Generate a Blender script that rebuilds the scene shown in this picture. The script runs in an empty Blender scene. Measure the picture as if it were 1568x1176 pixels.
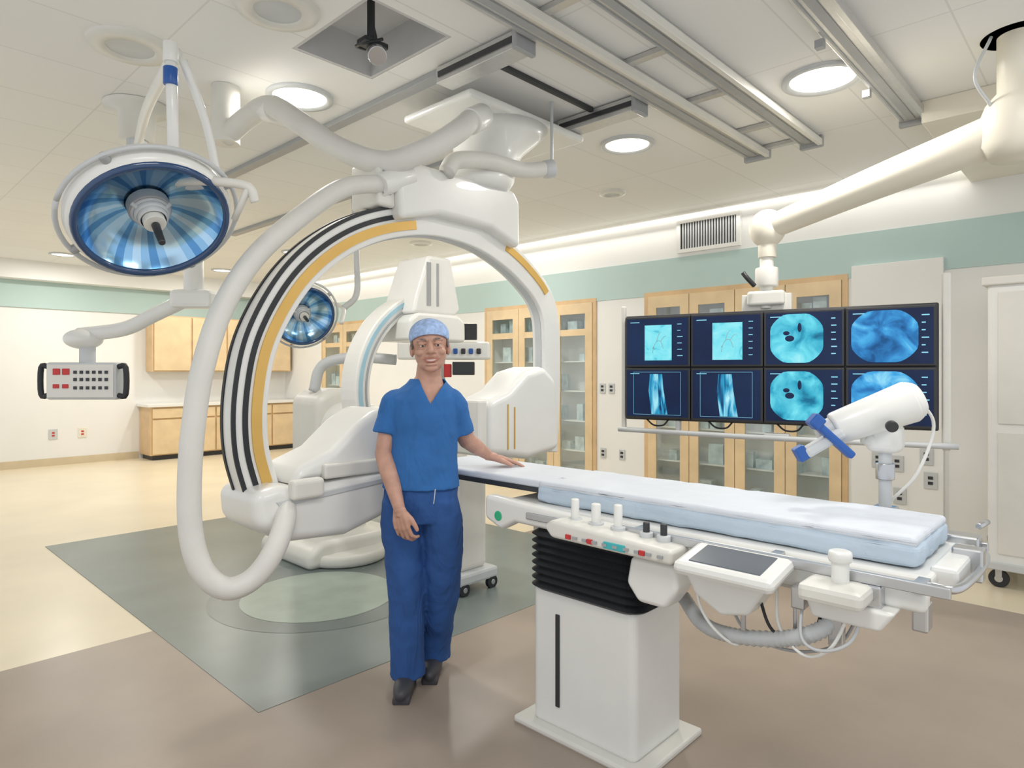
import bpy, bmesh, math, random
from mathutils import Vector, Matrix, Quaternion
random.seed(4)
S=bpy.context.scene
COL=S.collection
YAW=-0.8137
# ---------------------------------------------------------------- materials
def nt(name):
    m=bpy.data.materials.new(name); m.use_nodes=True
    t=m.node_tree; b=t.nodes['Principled BSDF']; return m,t,b
def mat(name,col,rough=.45,metal=0,var=.04,scale=6,bump=0,bscale=40,coat=0,stretch=(1,1,1),dist=0,bd=.01):
    m,t,b=nt(name)
    n=t.nodes.new('ShaderNodeTexNoise'); n.inputs['Scale'].default_value=scale; n.inputs['Detail'].default_value=4
    tc=t.nodes.new('ShaderNodeTexCoord'); t.links.new(tc.outputs['Object'],n.inputs['Vector'])
    r=t.nodes.new('ShaderNodeValToRGB')
    r.color_ramp.elements[0].position=.3; r.color_ramp.elements[1].position=.7
    r.color_ramp.elements[0].color=(*[c*(1-var) for c in col],1)
    r.color_ramp.elements[1].color=(*[min(1,c*(1+var)) for c in col],1)
    t.links.new(n.outputs['Fac'],r.inputs['Fac']); t.links.new(r.outputs['Color'],b.inputs['Base Color'])
    b.inputs['Roughness'].default_value=rough; b.inputs['Metallic'].default_value=metal
    if coat: b.inputs['Coat Weight'].default_value=coat
    if bump:
        mp=t.nodes.new('ShaderNodeMapping'); mp.inputs['Scale'].default_value=stretch
        n2=t.nodes.new('ShaderNodeTexNoise'); n2.inputs['Scale'].default_value=bscale; n2.inputs['Detail'].default_value=3; n2.inputs['Distortion'].default_value=dist
        t.links.new(tc.outputs['Object'],mp.inputs[0]); t.links.new(mp.outputs[0],n2.inputs['Vector'])
        bp=t.nodes.new('ShaderNodeBump'); bp.inputs['Strength'].default_value=bump; bp.inputs['Distance'].default_value=bd
        t.links.new(n2.outputs['Fac'],bp.inputs['Height']); t.links.new(bp.outputs['Normal'],b.inputs['Normal'])
    return m
def emis(name,col,s):
    m,t,b=nt(name)
    b.inputs['Base Color'].default_value=(*col,1); b.inputs['Emission Color'].default_value=(*col,1)
    b.inputs['Emission Strength'].default_value=s; return m
WHITE=mat('white_enamel',(.80,.80,.77),.3,var=.02,coat=.2)
OFFW=mat('offwhite_plastic',(.72,.71,.66),.4,var=.03)
CREAM=mat('cream_enamel',(.78,.74,.63),.4,var=.02)
GREYP=mat('grey_plastic',(.36,.37,.38),.4)
LGREY=mat('light_grey_plastic',(.56,.58,.59),.4)
DARK=mat('dark_plastic',(.03,.032,.036),.4)
BLACK=mat('black_rubber',(.018,.02,.024),.5)
ALU=mat('brushed_aluminium',(.58,.58,.57),.35,metal=.7,scale=30)
STEEL=mat('steel',(.55,.56,.58),.25,metal=.9)
GOLD=mat('gold_track',(.72,.45,.12),.35,metal=.25)
WALL=mat('wall_paint',(.82,.82,.80),.6,var=.015,scale=2)
TEAL=mat('teal_paint',(.46,.60,.58),.6,var=.02,scale=2)
MAPLE=mat('maple_veneer',(.66,.46,.25),.4,var=.1,scale=5)
MAPLE2=mat('maple_veneer_light',(.74,.57,.35),.4,var=.08,scale=5)
INSIDE=mat('cabinet_interior',(.93,.93,.88),.5,var=.01)
SUPPLY=mat('supply_packs',(.66,.78,.82),.6,var=.3,scale=9)
BASEB=mat('vinyl_base',(.62,.52,.36),.5)
HOSE=mat('hose_sleeve',(.70,.69,.65),.5,var=.04,bump=.15,bscale=25)
BLUE=mat('blue_clamp',(.02,.10,.38),.3)
NAVY=mat('navy_ring',(.02,.06,.16),.2,coat=.5)
RED=mat('red_button',(.55,.03,.03),.35)
GREEN=mat('green_badge',(.03,.45,.22),.4)
TEALP=mat('teal_label',(.05,.45,.48),.4)
SHEET=mat('pale_blue_sheet',(.50,.60,.70),.75,var=.05,scale=4,bump=.5,bscale=9,dist=1.5)
PAD=mat('white_pad',(.66,.70,.76),.6,var=.03,scale=4,bump=.35,bscale=7,dist=1.5)
SKIN=mat('skin',(.53,.30,.225),.5,var=.12,scale=18,bump=.1,bscale=120)
SKIN.node_tree.nodes['Principled BSDF'].inputs['Subsurface Weight'].default_value=.12
SKIN.node_tree.nodes['Principled BSDF'].inputs['Subsurface Radius'].default_value=(.02,.008,.004)
LIP=mat('lips',(.42,.16,.13),.4)
TEETH=mat('teeth',(.75,.73,.68),.3)
HAIR=mat('grey_hair',(.20,.18,.17),.8,var=.4,scale=80)
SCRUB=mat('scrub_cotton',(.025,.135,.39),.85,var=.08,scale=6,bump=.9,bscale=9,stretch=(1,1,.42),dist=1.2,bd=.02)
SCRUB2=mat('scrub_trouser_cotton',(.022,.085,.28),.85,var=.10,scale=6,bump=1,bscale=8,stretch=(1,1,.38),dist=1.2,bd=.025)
HEM=mat('scrub_hem',(.020,.105,.32),.85)
CAPM=mat('cap_fabric',(.36,.50,.78),.85,var=.22,scale=55)
SHOE=mat('shoe_leather',(.05,.05,.06),.5)
REF1=mat('reflector_blue',(.30,.55,.82),.2,metal=1)  # three blue tones paint reflection streaks into the reflector's colour
REF2=mat('reflector_streak_pale',(.50,.72,.92),.2,metal=1)
REF3=mat('reflector_streak_deep',(.12,.32,.62),.2,metal=1)
LAMPON=emis('downlight_lens',(1,.95,.85),5)
COVE=emis('cove_lens',(1,.97,.9),1.6)
def glassmat():
    m,t,b=nt('cabinet_glass'); t.nodes.remove(b)
    tr=t.nodes.new('ShaderNodeBsdfTransparent'); tr.inputs[0].default_value=(.96,.985,.985,1)
    gl=t.nodes.new('ShaderNodeBsdfGlossy'); gl.inputs['Roughness'].default_value=.05
    mx=t.nodes.new('ShaderNodeMixShader'); mx.inputs[0].default_value=.12
    t.links.new(tr.outputs[0],mx.inputs[1]); t.links.new(gl.outputs[0],mx.inputs[2])
    t.links.new(mx.outputs[0],t.nodes['Material Output'].inputs[0]); return m
GLASS=glassmat()
def screenmat(name,stops,scale,dist=0,stretch=(1,1,1),st=1.0):
    m,t,b=nt(name)
    tc=t.nodes.new('ShaderNodeTexCoord'); mp=t.nodes.new('ShaderNodeMapping'); mp.inputs['Scale'].default_value=stretch
    n=t.nodes.new('ShaderNodeTexNoise'); n.inputs['Scale'].default_value=scale; n.inputs['Distortion'].default_value=dist; n.inputs['Detail'].default_value=5
    r=t.nodes.new('ShaderNodeValToRGB'); e=r.color_ramp.elements
    e[0].position=stops[0][0]; e[0].color=(*stops[0][1],1); e[1].position=stops[-1][0]; e[1].color=(*stops[-1][1],1)
    for p,c in stops[1:-1]:
        k=e.new(p); k.color=(*c,1)
    t.links.new(tc.outputs['Object'],mp.inputs[0]); t.links.new(mp.outputs[0],n.inputs['Vector']); t.links.new(n.outputs['Fac'],r.inputs['Fac'])
    b.inputs['Base Color'].default_value=(.01,.01,.02,1); b.inputs['Roughness'].default_value=.35; b.inputs['Specular IOR Level'].default_value=.2
    t.links.new(r.outputs['Color'],b.inputs['Emission Color']); b.inputs['Emission Strength'].default_value=st
    return m
SC_BG=screenmat('screen_navy',[(.3,(.001,.008,.035)),(.7,(.002,.02,.07))],3)
SC_SQ=screenmat('screen_angiogram',[(.3,(.05,.45,.6)),(.42,(.18,.75,.85)),(.7,(.3,.85,.92))],9,1.5)
SC_OCT=screenmat('screen_fluoro',[(.30,(.0,.15,.28)),(.42,(.03,.42,.6)),(.6,(.15,.72,.85)),(.75,(.4,.9,.95))],7,.6)
SC_OCT2=screenmat('screen_fluoro_blue',[(.30,(.0,.08,.25)),(.45,(.02,.22,.55)),(.6,(.06,.42,.80)),(.75,(.3,.75,.95))],8,.8)
SC_LEG=screenmat('screen_vessel',[(.36,(.0,.03,.12)),(.48,(.02,.35,.6)),(.66,(.45,.9,.97))],9,1,(2.2,1,.35))
SC_TXT=emis('screen_text',(.2,.5,.65),.5)
TOUCH=mat('touchscreen',(.12,.14,.17),.2)

# ---------------------------------------------------------------- helpers
GROUPS=[]
def group(name,M=None):
    o=bpy.data.objects.new(name,None); COL.objects.link(o); o.empty_display_size=.1
    if M is None: GROUPS.append(o)
    else: o.matrix_world=M
    return o
def add(name,me,m,parent,smooth=False,bevel=0,bseg=2):
    o=bpy.data.objects.new(name,me); COL.objects.link(o)
    if m is not None and len(me.materials)==0: me.materials.append(m)
    if parent: o.parent=parent
    if smooth:
        for p in me.polygons: p.use_smooth=True
    if bevel:
        b=o.modifiers.new('bevel','BEVEL'); b.width=bevel; b.segments=bseg; b.limit_method='ANGLE'; b.angle_limit=.6
    return o
def bm2me(bm,name):
    bmesh.ops.recalc_face_normals(bm,faces=bm.faces[:])
    me=bpy.data.meshes.new(name); bm.to_mesh(me); bm.free(); return me
def b_box(bm,p0,p1):
    c=[(a+b)/2 for a,b in zip(p0,p1)]; s=[abs(b-a) for a,b in zip(p0,p1)]
    bmesh.ops.create_cube(bm,size=1,matrix=Matrix.Translation(c)@Matrix.Diagonal((*s,1)))
def box(name,p0,p1,m,parent=None,bevel=.006,bseg=2):
    bm=bmesh.new(); b_box(bm,p0,p1); return add(name,bm2me(bm,name),m,parent,bevel=bevel,bseg=bseg)
def boxes(name,lst,m,parent=None,bevel=0):
    bm=bmesh.new()
    for p0,p1 in lst: b_box(bm,p0,p1)
    return add(name,bm2me(bm,name),m,parent,bevel=bevel)
def align(p0,p1):
    d=Vector(p1)-Vector(p0); return Matrix.Translation((Vector(p0)+Vector(p1))/2)@d.to_track_quat('Z','Y').to_matrix().to_4x4(),d.length
def b_cone(bm,p0,p1,r0,r1,seg=24):
    M,L=align(p0,p1)
    bmesh.ops.create_cone(bm,cap_ends=True,segments=seg,radius1=r0,radius2=r1,depth=L,matrix=M)
def cyl(name,p0,p1,r0,m,parent=None,r1=None,seg=32,bevel=.003):
    bm=bmesh.new(); b_cone(bm,p0,p1,r0,r0 if r1 is None else r1,seg)
    o=add(name,bm2me(bm,name),m,parent,smooth=False,bevel=bevel)
    for p in o.data.polygons:
        if len(p.vertices)==4: p.use_smooth=True
    return o
def b_ell(bm,c,r,rot=None,u=24,v=16):
    R=(rot if rot else Matrix.Identity(4))
    if not hasattr(r,'__len__'): r=(r,r,r)
    bmesh.ops.create_uvsphere(bm,u_segments=u,v_segments=v,radius=1,matrix=Matrix.Translation(c)@R@Matrix.Diagonal((*r,1)))
def ell(name,c,r,m,parent=None,rot=None,u=32,v=20):
    bm=bmesh.new(); b_ell(bm,c,r,rot,u,v); return add(name,bm2me(bm,name),m,parent,smooth=True)
def crom(pts,n=8):
    P=[Vector(p) for p in pts]; out=[]
    P=[P[0]*2-P[1]]+P+[P[-1]*2-P[-2]]
    for i in range(1,len(P)-2):
        for k in range(n):
            t=k/n; a,b,c,d=P[i-1:i+3]
            out.append(.5*((2*b)+(c-a)*t+(2*a-5*b+4*c-d)*t*t+(3*b-a-3*c+d)*t**3))
    out.append(P[-2]); return out
def tube(name,pts,r,m,parent=None,n=8,seg=16,radii=None,corr=0):
    Q=crom(pts,n) if n>1 else [Vector(p) for p in pts]
    bm=bmesh.new(); rings=[]; up=None
    for i,q in enumerate(Q):
        t=(Q[min(i+1,len(Q)-1)]-Q[max(i-1,0)]).normalized()
        if up is None:
            up=t.orthogonal().normalized()
        up=(up-t*up.dot(t)).normalized(); s=t.cross(up)
        rr=r if radii is None else radii[0]+(radii[1]-radii[0])*i/(len(Q)-1)
        if corr and i%2: rr*=1-corr
        rings.append([bm.verts.new(q+(up*math.cos(a)+s*math.sin(a))*rr) for a in [2*math.pi*k/seg for k in range(seg)]])
    for a,b in zip(rings,rings[1:]):
        for k in range(seg): bm.faces.new((a[k],a[(k+1)%seg],b[(k+1)%seg],b[k]))
    bm.faces.new(rings[0]); bm.faces.new(rings[-1])
    return add(name,bm2me(bm,name),m,parent,smooth=True)
def lathe(name,prof,m,parent=None,M=None,seg=48,smooth=True,mats=None):
    bm=bmesh.new(); rings=[]
    M=M or Matrix.Identity(4)
    for r,z in prof:
        rings.append([bm.verts.new(M@Vector((r*math.cos(2*math.pi*k/seg),r*math.sin(2*math.pi*k/seg),z))) for k in range(seg)])
    for i,(a,b) in enumerate(zip(rings,rings[1:])):
        for k in range(seg):
            f=bm.faces.new((a[k],a[(k+1)%seg],b[(k+1)%seg],b[k]))
            if mats: f.material_index=[0,1,1,0,2,0,1,0,2][k%9]
    me=bm2me(bm,name)
    if mats:
        for x in mats: me.materials.append(x)
    return add(name,me,m,parent,smooth=smooth)
def prism(name,pts,y0,y1,m,parent=None,bevel=.03,bseg=4,plane='XZ'):
    bm=bmesh.new()
    f=lambda p,y:(p[0],y,p[1]) if plane=='XZ' else ((y,p[0],p[1]) if plane=='YZ' else (p[0],p[1],y))
    a=[bm.verts.new(f(p,y0)) for p in pts]; b=[bm.verts.new(f(p,y1)) for p in pts]
    bm.faces.new(a); bm.faces.new(b)
    for i in range(len(pts)):
        j=(i+1)%len(pts); bm.faces.new((a[i],a[j],b[j],b[i]))
    o=add(name,bm2me(bm,name),m,parent,bevel=bevel,bseg=bseg)
    for p in o.data.polygons: p.use_smooth=True
    w=o.modifiers.new('wn','WEIGHTED_NORMAL'); w.keep_sharp=False
    return o
def band(name,path,o0,o1,y0,y1,m,parent,i0=0,i1=None,bevel=0):
    """rectangular section swept along an XZ path; offsets are measured inwards"""
    Q=path; i1=len(Q) if i1 is None else i1
    bm=bmesh.new(); rr=[]
    for i in range(i0,i1):
        t=(Q[min(i+1,len(Q)-1)]-Q[max(i-1,0)]).normalized()
        n=Vector((t.z,0,-t.x))
        A=Q[i]+n*o0; B=Q[i]+n*o1
        rr.append([bm.verts.new((p.x,y,p.z)) for p,y in((A,y0),(B,y0),(B,y1),(A,y1))])
    for a,b in zip(rr,rr[1:]):
        for k in range(4): bm.faces.new((a[k],a[(k+1)%4],b[(k+1)%4],b[k]))
    bm.faces.new(rr[0]); bm.faces.new(rr[-1])
    return add(name,bm2me(bm,name),m,parent,bevel=bevel,bseg=3)
def baked(bm,name,m,parent,voxel,smooth=4,disp=0,dscale=.12,cut=None,planes=(),solid=0):
    me=bm2me(bm,name+'_src'); o=bpy.data.objects.new(name+'_src',me); COL.objects.link(o)
    r=o.modifiers.new('r','REMESH'); r.mode='VOXEL'; r.voxel_size=voxel
    s=o.modifiers.new('s','SMOOTH'); s.factor=.5; s.iterations=smooth
    if disp:
        tx=bpy.data.textures.new(name,'CLOUDS'); tx.noise_scale=dscale
        d=o.modifiers.new('d','DISPLACE'); d.texture=tx; d.strength=disp; d.mid_level=.5
    dg=bpy.context.evaluated_depsgraph_get()
    me2=bpy.data.meshes.new_from_object(o.evaluated_get(dg)); bpy.data.objects.remove(o)
    me2.name=name; me2.materials.clear()
    if cut:
        b=bmesh.new(); b.from_mesh(me2)
        for co,no in planes:
            bmesh.ops.bisect_plane(b,geom=b.verts[:]+b.edges[:]+b.faces[:],plane_co=co,plane_no=no)
        bmesh.ops.delete(b,geom=[f for f in b.faces if cut(f.calc_center_median())],context='FACES')
        b.to_mesh(me2); b.free()
    ob=add(name,me2,m,parent,smooth=True)
    if solid:
        q=ob.modifiers.new('sol','SOLIDIFY'); q.thickness=solid; q.offset=-1
    return ob
c_,s_=math.cos(YAW),math.sin(YAW)
def V(x,y,z): # metres right of / ahead of the tripod -> room axes
    return (c_*x-s_*y, s_*x+c_*y, z)

# ---------------------------------------------------------------- room shell
CH=3.2
g=group('floor')
boxes('floor_vinyl',[((-1.6,-1.6,-.1),(7,12.7,0))],mat('cream_vinyl',(.76,.67,.50),.28,var=.05,scale=1.5),g)
box('inlay_brown',(-.4,-.6,0),(5.1,4.1,.002),mat('brown_vinyl',(.33,.27,.22),.35,var=.08,scale=2),g,bevel=0)
box('inlay_teal',(1.32,2.78,0),(4.5,6.75,.004),mat('teal_grey_vinyl',(.19,.225,.215),.3,var=.1,scale=2),g,bevel=0)
D2=mat('dark_teal_vinyl',(.14,.17,.165),.3); L2=mat('sage_vinyl',(.31,.38,.33),.3,var=.08)
lathe('inlay_ring',[(.001,.005),(.72,.005)],D2,g,Matrix.Translation((2.35,4.0,0)),seg=64)
lathe('inlay_disc',[(.001,.006),(.5,.006)],L2,g,Matrix.Translation((2.3,3.95,0)),seg=64)

g=group('ceiling')
def ceilmat():
    m,t,b=nt('ceiling_panels'); tc=t.nodes.new('ShaderNodeTexCoord')
    br=t.nodes.new('ShaderNodeTexBrick'); br.offset=0; br.inputs['Scale'].default_value=1
    br.inputs['Brick Width'].default_value=1.22; br.inputs['Row Height'].default_value=.61
    br.inputs['Mortar Size'].default_value=.005
    br.inputs['Color1'].default_value=(.82,.82,.80,1); br.inputs['Color2'].default_value=(.80,.80,.785,1); br.inputs['Mortar'].default_value=(.70,.70,.68,1)
    t.links.new(tc.outputs['Object'],br.inputs['Vector']); t.links.new(br.outputs['Color'],b.inputs['Base Color']); b.inputs['Roughness'].default_value=.7
    return m
CEIL=ceilmat()
boxes('ceiling_panels',[((-1.6,-1.6,CH),(1.7,12.7,CH+.06)),((2.2,-1.6,CH),(7,12.7,CH+.06)),((1.7,-1.6,CH),(2.2,2.5,CH+.06)),((1.7,3.2,CH),(2.2,12.7,CH+.06))],CEIL,g)
RC=mat('recess_grey',(.55,.55,.55),.6)
boxes('recess_walls',[((1.702,2.502,CH+.002),(1.72,3.198,CH+.2)),((2.18,2.502,CH+.002),(2.198,3.198,CH+.2)),((1.72,2.502,CH+.002),(2.18,2.52,CH+.2)),((1.72,3.18,CH+.002),(2.18,3.198,CH+.2))],RC,g)
box('recess_top',(1.66,2.46,CH+.2),(2.24,3.24,CH+.24),RC,g,bevel=0)
box('soffit_step',(4.75,-1.6,3.06),(6.5,.95,CH),CREAM,g)

g=group('wall_right')
WX=6.5; CT=2.36
boxes('wall_face',[((WX,-1.6,0),(WX+.1,1.88,CT)),((WX,4.04,0),(WX+.1,4.72,CT)),((WX,6.66,0),(WX+.1,9.57,CT)),((WX,11.07,0),(WX+.1,12.6,CT)),((WX,-1.6,2.76),(WX+.1,12.6,CH))],WALL,g)
boxes('teal_band',[((WX-.01,-1.6,CT),(WX+.1,12.6,2.76))],TEAL,g)
box('pilaster',(WX-.05,1.13,0),(WX-.001,1.84,CT+.1),WALL,g,bevel=.003)
box('wall_backing',(WX+.42,-1.6,0),(WX+.46,12.6,CH),WALL,g,bevel=0)
boxes('baseboard_right',[((WX-.015,-1.6,0),(WX,1.12,.12)),((WX-.065,1.12,0),(WX-.05,1.84,.12)),((WX-.015,4.1,0),(WX,4.66,.12)),((WX-.015,6.72,0),(WX,9.5,.12))],BASEB)
g=group('wall_back')
box('wall_face',(-1.6,12.5,0),(7,12.6,CH),WALL,g,bevel=0)
box('teal_band',(-1.6,12.47,2.5),(WX,12.5,2.92),TEAL,g,bevel=0)
box('soffit',(-1.6,12.2,2.92),(WX,12.5,CH),WALL,g,bevel=0)
boxes('baseboard_back',[((-1.6,12.485,0),(3.78,12.5,.12))],BASEB)
box('trim_cove_light',(WX-.07,-1.6,CH-.03),(WX-.02,12.1,CH-.002),COVE)

# vent
g=group('air_vent')
boxes('vent_frame',[((6.47,2.94,2.80),(6.50,3.58,2.84)),((6.47,2.94,3.12),(6.50,3.58,3.16)),((6.47,2.9,2.8),(6.5,2.94,3.16)),((6.47,3.58,2.8),(6.5,3.62,3.16))],WHITE,g)
box('vent_dark',(6.492,2.94,2.84),(6.499,3.58,3.12),DARK,g,bevel=0)
boxes('vent_louvres',[((6.475,2.952+i*.031,2.84),(6.49,2.966+i*.031,3.12)) for i in range(20)],LGREY,g)

# ---------------------------------------------------------------- cabinets in wall
def wall_cabinet(name,y0,y1,nd):
    g=group(name); x0=WX-.005; x1=WX+.28; z0=.10; z1=CT-.01
    boxes('carcass',[((x0+.02,y0,z0),(x1-.01,y0+.02,z1)),((x0+.02,y1-.02,z0),(x1-.01,y1,z1)),((x0+.02,y0+.02,z1-.02),(x1-.01,y1-.02,z1)),((x0+.02,y0+.02,z0),(x1-.01,y1-.02,z0+.02)),((x1-.01,y0,z0),(x1,y1,z1))],INSIDE,g)
    box('toe_kick',(x0+.05,y0,0),(x1,y1,z0-.001),BASEB,g)
    sh=[z0+.02+(z1-z0)*k/6 for k in range(1,6)]
    boxes('shelves',[((x0+.05,y0+.021,z),(x1-.011,y1-.021,z+.015)) for z in sh],INSIDE,g)
    it=[]
    for z in [z0+.006]+sh:
        y=y0+.05
        while y<y1-.2:
            w=random.uniform(.06,.18); h=random.uniform(.08,.22)
            if random.random()<.8: it.append(((x0+.09,y,z+.016),(x0+.22,y+w,z+.016+h)))
            y+=w+random.uniform(.01,.08)
    boxes('shelf_supplies',it,SUPPLY,g)
    w=(y1-y0)/nd; fr=[]; gl=[]; hd=[]
    for i in range(nd):
        a=y0+i*w+.004; b=a+w-.008; s=.105
        fr+=[((x0-.02,a,z0),(x0,a+s,z1)),((x0-.02,b-s,z0),(x0,b,z1)),((x0-.02,a+s,z0),(x0,b-s,z0+.13)),((x0-.02,a+s,z1-.13),(x0,b-s,z1)),((x0-.018,a+s,1.95),(x0-.002,b-s,2.03))]
        gl.append(((x0-.012,a+s,z0+.13),(x0-.008,b-s,1.95))); gl.append(((x0-.012,a+s,2.03),(x0-.008,b-s,z1-.13)))
        hy=b-.03 if i%2==0 else a+.03
        hd.append(((x0-.05,hy-.006,1.05),(x0-.035,hy+.006,1.22)))
    boxes('door_frames',fr,MAPLE2,g); boxes('door_glass',gl,GLASS,g); boxes('handles',hd,STEEL,g)
    boxes('face_frame',[((x0-.012,y0-.05,z0),(x0+.02,y0,z1)),((x0-.012,y1,z0),(x0+.02,y1+.05,z1)),((x0-.012,y0-.05,z1),(x0+.02,y1+.05,z1+.05))],MAPLE,g)
    return g
wall_cabinet('glass_door_cabinet',1.93,3.99,4)
wall_cabinet('glass_door_cabinet',4.77,6.61,3)
wall_cabinet('glass_door_cabinet',9.62,11.02,2)

# base + upper cabinets at back wall
g=group('base_cabinet')
box('carcass',(3.8,11.95,.08),(6.45,12.49,.9),MAPLE,g); box('toe_kick',(3.85,12.0,0),(6.4,12.48,.08),DARK,g)
boxes('doors',[((3.83+i*.53,11.92,.1),(3.83+i*.53+.5,11.95,.68)) for i in range(5)]+[((3.83+i*.53,11.92,.71),(3.83+i*.53+.5,11.95,.87)) for i in range(5)],MAPLE2,g,bevel=.004)
box('countertop',(3.75,11.9,.9),(6.47,12.49,.95),WHITE,g)
g=group('upper_cabinet')
box('carcass',(3.9,12.18,1.5),(6.45,12.49,2.48),MAPLE,g)
boxes('doors',[((3.93+i*.63,12.15,1.52),(3.93+i*.63+.6,12.18,2.46)) for i in range(4)],MAPLE2,g,bevel=.004)

# outlets
def plate(name,y,z,x=WX,w=.08,h=.12,m=LGREY,back=False):
    g=group(name)
    if back:
        box('plate',(y-w/2,12.488,z-h/2),(y+w/2,12.5,z+h/2),m,g,bevel=.003); boxes('socket',[((y-.018,12.484,z+.01),(y+.018,12.489,z+.035)),((y-.018,12.484,z-.035),(y+.018,12.489,z-.01))],RED,g)
    else:
        box('plate',(x-.012,y-w/2,z-h/2),(x,y+w/2,z+h/2),m,g,bevel=.003); boxes('socket',[((x-.016,y-.018,z+.01),(x-.011,y+.018,z+.035)),((x-.016,y-.018,z-.035),(x-.011,y+.018,z-.01))],DARK,g)
for y,z in ((4.63,1.3),(4.5,1.3),(4.62,.52),(4.35,.52)): plate('wall_outlet',y,z,WX)
for y,z in ((1.62,.72),(1.47,.70),(1.25,.78),(1.22,.58),(1.45,.42)): plate('wall_outlet',y,z,WX-.05,.1,.14)
plate('wall_outlet',2.55,.5,back=True,w=.12,h=.16); plate('wall_outlet',2.95,.5,back=True,w=.12,h=.16,m=CREAM)

# ---------------------------------------------------------------- ceiling fixtures
def downlight(x,y,r):
    g=group('recessed_downlight')
    M=Matrix.Translation((x,y,CH))
    lathe('trim_ring',[(r,-.001),(r,-.018),(r*.86,-.022),(r*.78,-.004)],LGREY,g,M)
    lathe('lens',[(.001,-.008),(r*.8,-.008)],LAMPON,g,M)
def grille(x,y,r):
    g=group('ceiling_speaker'); M=Matrix.Translation((x,y,CH))
    lathe('rim',[(r,0),(r*.97,-.02),(r*.6,-.03),(r*.55,-.015)],OFFW,g,M)
    lathe('grille',[(.001,-.018),(r*.56,-.018)],LGREY,g,M)
for x,y,r in ((4.13,2.72,.2),(3.98,1.29,.22),(2.03,3.72,.2)): downlight(x,y,r)
for x,y,r in ((1.107,3.78,.2),(1.465,2.89,.19),(5.15,3.56,.13),(5.43,6.78,.15)): grille(x,y,r)

# rails running along X (monitor boom)
g=group('ceiling_rail_system')
for i,(y,w) in enumerate(((2.08,.17),(1.68,.13),(1.03,.15))):
    box(f'rail_{i}',(-.8,y-w/2,CH-.05),(4.92,y+w/2,CH),ALU,g,bevel=.004)
    box(f'rail_slot_{i}',(-.8,y-.022,CH-.056),(4.88,y+.022,CH-.049),GREYP,g,bevel=0)
    box(f'rail_slot_b{i}',(-.8,y+.045,CH-.056),(4.88,y+.055,CH-.049),GREYP,g,bevel=0)
    box(f'rail_lip_{i}',(-.8,y-w/2-.02,CH-.075),(4.92,y-w/2+.010,CH-.03),ALU if i==2 else OFFW,g,bevel=.003)
    box(f'rail_end_{i}',(4.92,y-w/2-.02,CH-.08),(4.96,y+w/2+.01,CH),GREYP,g)
boxes('cross_struts',[((x,1.745,CH-.03),(x+.05,1.995,CH-.004)) for x in (1.6,2.3,3.0,3.7,4.4,4.85)],ALU,g)
boxes('strut_shadow_gap',[((-.8,1.765,CH-.012),(4.8,1.775,CH-.001))],GREYP,g)
boxes('bolts',[((x,1.10,CH-.09),(x+.04,1.14,CH-.05)) for x in (2.6,3.4,4.2)],GREYP,g)
# rails along Y for gantry
g=group('gantry_ceiling_track')
for i,x in enumerate((2.42,3.48)):
    box(f'track_{i}',(x-.07,2.18,CH-.10),(x+.05,2.80,CH-.01),ALU,g,bevel=.004)
    box(f'track_groove_{i}',(x-.078,2.19,CH-.07),(x-.068,2.78,CH-.04),DARK,g,bevel=0)
    box(f'track_far_{i}',(x-.05,2.80,CH-.035),(x+.03,8.0,CH),GREYP,g,bevel=.004)
    box(f'end_plate_{i}',(x-.085,2.18,CH-.11),(x+.065,2.21,CH),GREYP,g)
box('cross_cable_track',(2.49,2.5,CH-.03),(3.41,2.53,CH),DARK,g)

# security camera in recess
g=group('ceiling_camera')
cyl('mount',(1.92,2.8,CH+.2),(1.92,2.8,CH-.03),.02,DARK,g)
tube('cable',[(1.95,2.86,CH+.18),(2.02,2.9,CH+.02),(1.9,2.9,CH-.02),(1.88,2.78,CH-.05),(1.95,2.74,CH-.02)],.008,BLACK,g)
cyl('body',(1.98,2.86,CH-.02),(1.90,2.72,CH-.12),.040,GREYP,g)
cyl('lens_hood',(1.91,2.74,CH-.105),(1.89,2.70,CH-.14),.046,STEEL,g)
box('bracket',(1.86,2.76,CH-.05),(2.0,2.84,CH-.02),DARK,g)

# ---------------------------------------------------------------- big ceiling C-arm
g=group('c_arm_gantry')
outer=[(1.30,.90),(1.235,1.15),(1.235,1.42),(1.30,1.70),(1.47,1.99),(1.71,2.21),(2.0,2.355),(2.35,2.43),(2.7,2.41),(2.97,2.33),(3.2,2.21),(3.38,2.06),(3.475,1.86),(3.49,1.5),(3.48,1.2),(3.46,.95)]
path=crom([(x,0,z) for x,z in outer],8)
N=len(path)
band('arc_body',path,0,.165,2.84,2.95,WHITE,g,bevel=.008)
band('arc_track_outer',path,-.003,.016,2.832,2.842,BLACK,g,0,52)
band('arc_track_inner',path,.048,.072,2.834,2.842,BLACK,g,0,52)
band('arc_gold_strip',path,.088,.135,2.832,2.842,GOLD,g,2,54)
band('arc_gold_strip_right',path,.03,.075,2.832,2.842,GOLD,g,72,89)
band('arc_inner_rail',path,.163,.170,2.87,2.92,LGREY,g,0,N)
band('arc_outer_rail',path,-.006,.002,2.925,2.945,BLACK,g,0,50)
prism('carriage',[(2.08,2.30),(2.06,2.55),(2.12,2.62),(2.95,2.62),(3.0,2.55),(3.0,2.27),(2.75,2.36),(2.35,2.37)],2.76,3.12,WHITE,g,.03)
prism('carriage_cap',[(1.96,2.36),(1.96,2.60),(2.06,2.64),(2.08,2.36)],2.80,3.05,OFFW,g,.02)
boxes('cap_vents',[((1.99+i*.02,2.792,2.42),(2.0+i*.02,2.801,2.56)) for i in range(3)],GREYP,g)
SH=Matrix(((1,0,.62,-.62*2.6),(0,1,0,0),(0,0,1,0),(0,0,0,1)))
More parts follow.
